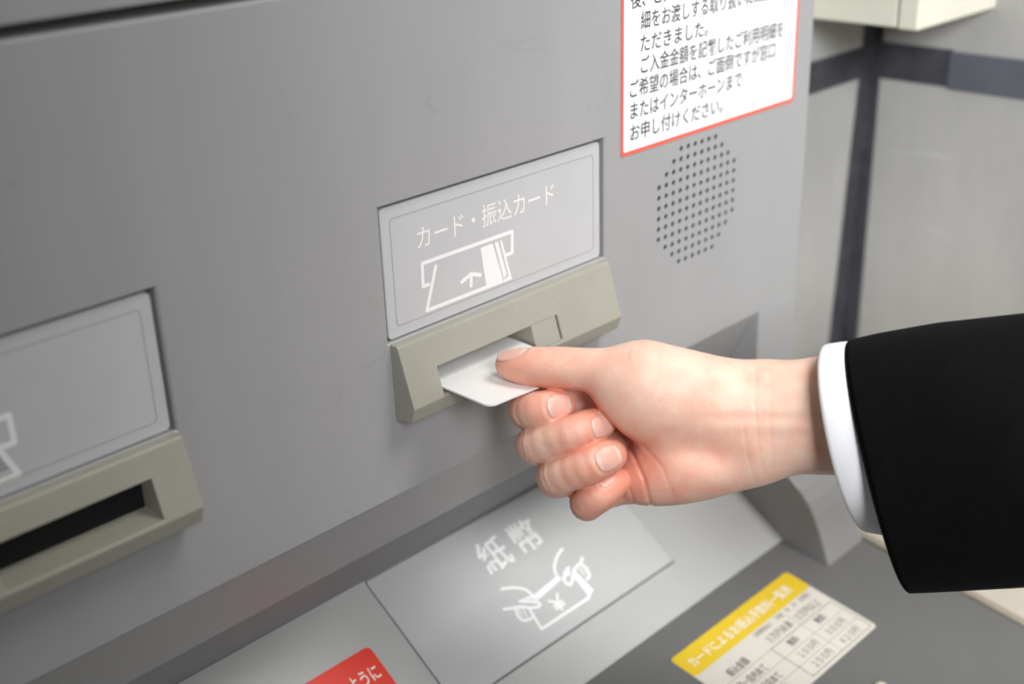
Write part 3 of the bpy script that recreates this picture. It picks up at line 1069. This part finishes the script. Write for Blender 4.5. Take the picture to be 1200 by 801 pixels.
def skin_mat():
    m = bpy.data.materials.new('skin')
    m.use_nodes = True
    nt = m.node_tree
    b = nt.nodes['Principled BSDF']
    at = nt.nodes.new('ShaderNodeAttribute')
    at.attribute_name = 'flush'
    geo = nt.nodes.new('ShaderNodeNewGeometry')
    n = nt.nodes.new('ShaderNodeTexNoise')
    n.inputs['Scale'].default_value = 90
    n.inputs['Detail'].default_value = 6
    nt.links.new(geo.outputs['Position'], n.inputs['Vector'])
    mr = nt.nodes.new('ShaderNodeMapRange')
    mr.inputs[1].default_value, mr.inputs[2].default_value = 0.3, 0.7
    mr.inputs[3].default_value, mr.inputs[4].default_value = -0.26, 0.26
    nt.links.new(n.outputs['Fac'], mr.inputs[0])
    ad = nt.nodes.new('ShaderNodeMath')
    ad.use_clamp = True
    nt.links.new(at.outputs['Fac'], ad.inputs[0])
    nt.links.new(mr.outputs[0], ad.inputs[1])
    mx = nt.nodes.new('ShaderNodeMix')
    mx.data_type = 'RGBA'
    mx.inputs['A'].default_value = (0.85, 0.60, 0.475, 1)
    mx.inputs['B'].default_value = (0.82, 0.34, 0.24, 1)
    nt.links.new(ad.outputs[0], mx.inputs['Factor'])
    nt.links.new(mx.outputs['Result'], b.inputs['Base Color'])
    b.inputs['Roughness'].default_value = 0.46
    b.inputs['Specular IOR Level'].default_value = 0.4
    b.inputs['Subsurface Weight'].default_value = 0.55
    b.inputs['Subsurface Radius'].default_value = (1.0, 0.34, 0.18)
    b.inputs['Subsurface Scale'].default_value = 0.0045
    v1 = nt.nodes.new('ShaderNodeTexVoronoi')
    v1.inputs['Scale'].default_value = 1500
    nt.links.new(geo.outputs['Position'], v1.inputs['Vector'])
    n2 = nt.nodes.new('ShaderNodeTexNoise')
    n2.inputs['Scale'].default_value = 260
    n2.inputs['Detail'].default_value = 5
    nt.links.new(geo.outputs['Position'], n2.inputs['Vector'])
    am = nt.nodes.new('ShaderNodeMath')
    am.operation = 'MULTIPLY_ADD'
    am.inputs[1].default_value = 0.35
    nt.links.new(v1.outputs['Distance'], am.inputs[0])
    nt.links.new(n2.outputs['Fac'], am.inputs[2])
    bp_ = nt.nodes.new('ShaderNodeBump')
    bp_.inputs['Strength'].default_value = 0.26
    bp_.inputs['Distance'].default_value = 0.0006
    nt.links.new(am.outputs[0], bp_.inputs['Height'])
    nt.links.new(bp_.outputs[0], b.inputs['Normal'])
    return m


M_SKIN = skin_mat()
def nail_mat():
    m = mat('fingernail', (0.80, 0.47, 0.39), 0.38, 0.45)
    nt = m.node_tree
    at_ = nt.nodes.new('ShaderNodeAttribute')
    at_.attribute_name = 'along'
    cr = nt.nodes.new('ShaderNodeValToRGB')
    el = cr.color_ramp.elements
    el[0].position, el[0].color = 0.0, (0.82, 0.54, 0.45, 1)
    el[1].position, el[1].color = 1.0, (0.86, 0.64, 0.56, 1)
    for p, c in ((0.14, (0.82, 0.53, 0.44, 1)), (0.24, (0.79, 0.44, 0.36, 1)), (0.84, (0.80, 0.45, 0.37, 1)), (0.92, (0.85, 0.61, 0.53, 1))):
        e = el.new(p)
        e.color = c
    mr = nt.nodes.new('ShaderNodeMapRange')
    mr.inputs[1].default_value, mr.inputs[2].default_value = -1, 1
    nt.links.new(at_.outputs['Fac'], mr.inputs[0])
    nt.links.new(mr.outputs[0], cr.inputs[0])
    b = nt.nodes['Principled BSDF']
    nt.links.new(cr.outputs[0], b.inputs['Base Color'])
    b.inputs['Subsurface Weight'].default_value = 0.3
    b.inputs['Subsurface Radius'].default_value = (1.0, 0.4, 0.25)
    b.inputs['Subsurface Scale'].default_value = 0.002
    return m


M_NAIL = nail_mat()

lo = np.array([J(570, 395, 0)[0] - 2, J(760, 385, 0)[1] - 6, -48.0])
hi = np.array([J(1078, 490, 20)[0], J(760, 622, 0)[1] + 6, 45.0])
HV, HF = surface_nets(lo, hi, 0.62)

person_o = arm_world(J(1080, 485, 15))[0]
person = empty('person', person_o.tolist(), 'right hand of a person in a black jacket pushing a white card into the slot', 'person')
hand = put('hand', arm_world(HV), HF, M_SKIN, person, smooth=True, label='bare right hand with curled fingers, thumb on the card')
bm = bmesh.new()
bm.from_mesh(hand.data)
bmesh.ops.recalc_face_normals(bm, faces=bm.faces)
bm.to_mesh(hand.data)
bm.free()
fl = np.full(len(HV), 0.10)


def gauss(c, r):
    return np.exp(-((HV - c) ** 2).sum(1) / (r * r))


for kk, fg in FING.items():
    fl += 0.75 * gauss(fg['tip'][0], 12) + 0.35 * gauss(fg['dip'][0], 9) + 0.55 * gauss(fg['pip'][0], 12)
fl += 0.60 * gauss(THUMB[0][0], 17) + 0.18 * gauss(THUMB[3][0], 12) + 0.5 * gauss(J(745, 545, 0), 22) + 0.35 * gauss(J(830, 545, 5), 24) + 0.25 * gauss(J(700, 450, 5), 18)
at = hand.data.attributes.new('flush', 'FLOAT', 'POINT')
at.data.foreach_set('value', np.clip(fl, 0, 1).astype(np.float32))


def nail(p0, ax, sd, nrm, length, width, prof):
    """thin curved plate lying in its seat, free edge a little past the skin"""
    N, Mx = 17, 15
    V = []
    for j in range(Mx):
        t = -1 + 2 * j / (Mx - 1)
        for i in range(N):
            s = -1 + 2 * i / (N - 1)
            ss = s * math.sqrt(max(0.0, 1 - 0.40 * t * t))
            tt = t * math.sqrt(max(0.0, 1 - 0.40 * s * s))
            x, y = ss * width / 2, tt * length / 2
            drop = -(prof[0] * y + prof[1] * y * y + prof[2] * x + prof[3] * x * x)
            e = max(abs(s), abs(t))
            V.append(p0 + sd * x + ax * y + nrm * (0.08 - 0.10 * e ** 6 - drop))
    V = np.array(V)
    F = [(j * N + i, j * N + i + 1, (j + 1) * N + i + 1, (j + 1) * N + i) for j in range(Mx - 1) for i in range(N - 1)]
    bot = V - nrm * 0.9
    n = N * Mx
    F2 = list(F) + [tuple(k + n for k in reversed(q)) for q in F]
    bd = [i for i in range(N)] + [j * N + N - 1 for j in range(1, Mx)] + [(Mx - 1) * N + i for i in range(N - 2, -1, -1)] + [j * N for j in range(Mx - 2, 0, -1)]
    for a, b in zip(bd, bd[1:] + bd[:1]):
        F2.append((b, a, a + n, b + n))
    o = put('fingernail', arm_world(np.concatenate([V, bot])), F2, M_NAIL, hand, smooth=True)
    tone = np.array([((-1 + 2 * j / (Mx - 1)) * math.sqrt(1 - 0.40 * (-1 + 2 * i / (N - 1)) ** 2)) for j in range(Mx) for i in range(N)])
    a_ = o.data.attributes.new('along', 'FLOAT', 'POINT')
    a_.data.foreach_set('value', np.concatenate([tone, tone]).astype(np.float32))
    return o


for nl in NAILS:
    nail(*nl)

# ------------------------------------------------------------------ sleeve and cuff
def loft(rings, closed_end=False):
    n = len(rings[0])
    V = [p for r in rings for p in r]
    F = []
    for j in range(len(rings) - 1):
        for i in range(n):
            a, b = j * n + i, j * n + (i + 1) % n
            F.append((a, b, b + n, a + n))
    if closed_end:
        F.append(tuple(range((len(rings) - 1) * n, len(rings) * n)))
    return V, F


def tube_ring(top, bot, wmid, hd, shift, n=72, sq=2.25, shrink=0.0):
    """ring through an upper and a lower outline point; hd = half depth in mm, shift = how far the near side leads"""
    a, b = J(*top, wmid), J(*bot, wmid)
    c = (a + b) / 2
    up = (a - b) / 2
    L = np.linalg.norm(up)
    up = up * (1 - shrink / L)
    near = np.array([-shift, 0, hd - shrink])
    R = []
    for i in range(n):
        t = 2 * math.pi * i / n
        ct, st = math.cos(t), math.sin(t)
        e = 2.0 / sq
        R.append(c + up * math.copysign(abs(ct) ** e, ct) + near * math.copysign(abs(st) ** e, st))
    return np.array(R)


def interp(keys, n):
    keys = np.array(keys, float)
    t = np.linspace(0, 1, len(keys))
    q = np.linspace(0, 1, n)
    return np.stack([np.interp(q, t, keys[:, k]) for k in range(keys.shape[1])], 1)


# shirt cuff: outer skin, rolled edge, inner skin
rows = []
ck_ = [((1075, 398), (1112, 630), 21, 32.0, 12.0, 0), ((1030, 398), (1066, 628), 16.5, 32.0, 12.0, 0), ((990, 400), (1034, 626), 12, 31.6, 12.0, 0),
       ((972, 402.5), (1018, 623), 9.8, 31.2, 12.0, 0), ((968.5, 403), (1014.5, 622), 9.4, 31.0, 12.0, 0.25), ((967.5, 403), (1013.5, 621.5), 9.3, 30.8, 12.0, 1.0),
       ((968.5, 403), (1014.5, 622), 9.4, 31.0, 12.0, 1.8), ((980, 402), (1024, 622), 11, 31.2, 12.0, 2.2), ((1060, 402), (1096, 626), 20, 31.2, 12.0, 2.4)]
for tp, bt, w, hd_, sh, sk in ck_:
    rows.append(tube_ring(tp, bt, w, hd_, sh, sq=2.1, shrink=sk))
v, f = loft(rows)
cuff = put('shirt_cuff', arm_world(np.array(v)), f, M_CUFF, person, smooth=True, label='white shirt cuff showing below the sleeve')


def fabric():
    m = mat('black_wool', (0.0040, 0.0034, 0.0037), 0.85, 0.08, mott=0.15, mscale=160)
    nt = m.node_tree
    b = nt.nodes['Principled BSDF']
    b.inputs['Sheen Weight'].default_value = 0.006
    b.inputs['Sheen Roughness'].default_value = 0.5
    geo = nt.nodes.new('ShaderNodeNewGeometry')
    n2 = nt.nodes.new('ShaderNodeTexNoise')
    n2.inputs['Scale'].default_value = 2200
    nt.links.new(geo.outputs['Position'], n2.inputs['Vector'])
    bp_ = nt.nodes.new('ShaderNodeBump')
    bp_.inputs['Strength'].default_value = 0.4
    bp_.inputs['Distance'].default_value = 0.0004
    nt.links.new(n2.outputs['Fac'], bp_.inputs['Height'])
    nt.links.new(bp_.outputs[0], b.inputs['Normal'])
    return m


M_WOOL = fabric()
keys = [(995, 398.5, 1066.5, 694, 12.5, 36, 12), (1030, 390.5, 1098, 692.5, 16, 39, 12), (1100, 378, 1150, 689.5, 23, 45, 12), (1200, 367.5, 1228, 685, 33, 50, 13),
        (1330, 356, 1345, 684, 46, 54, 14), (1480, 345, 1490, 688, 61, 58, 15), (1650, 335, 1655, 700, 78, 62, 16)]
K = interp(keys, 60)
rows = []
K0 = K[0]
for dx, sk in ((7.0, 2.4), (3.0, 2.0), (0.8, 1.6), (0.0, 0.9), (0.5, 0.25)):
    rows.append(tube_ring((K0[0] + dx * 3, K0[1]), (K0[2] + dx * 3, K0[3]), K0[4] + dx * 0.3, K0[5], K0[6], shrink=sk))
rng = np.random.RandomState(3)
ph = rng.rand(12) * 6.28
for j, k in enumerate(K[0:] if True else K):
    if j == 0:
        k = k.copy()
        k[0] += 4
        k[2] += 4
    r = tube_ring((k[0], k[1]), (k[2], k[3]), k[4], k[5], k[6])
    c = r.mean(0)
    s = max(0.0, (k[0] - 1040) / 150.0)
    s = min(s, 2.0)
    for i in range(len(r)):
        t = 2 * math.pi * i / len(r)
        near = max(0.0, math.sin(t))
        amp = 1.7 * s * near * (0.9 * math.sin(k[0] * 0.021 + 3.4 * math.cos(t + 0.4) + ph[0]) + 0.5 * math.sin(k[0] * 0.047 - 4.2 * math.cos(t) + ph[1]) * math.sin(k[0] * 0.013 + 2 * t + ph[2]))
        # dress seam line along the near side
        seam = -1.1 * math.exp(-((math.cos(t) - 0.04 - 0.0002 * (k[0] - 1000)) / 0.035) ** 2) * near
        r[i] += (r[i] - c) / np.linalg.norm(r[i] - c) * (amp + seam)
    rows.append(r)
v, f = loft(rows, closed_end=True)
sleeve = put('jacket_sleeve', arm_world(np.array(v)), f, M_WOOL, person, smooth=True, label='black wool jacket sleeve, wide at its hem')

scene.render.resolution_x, scene.render.resolution_y = 1024, 683
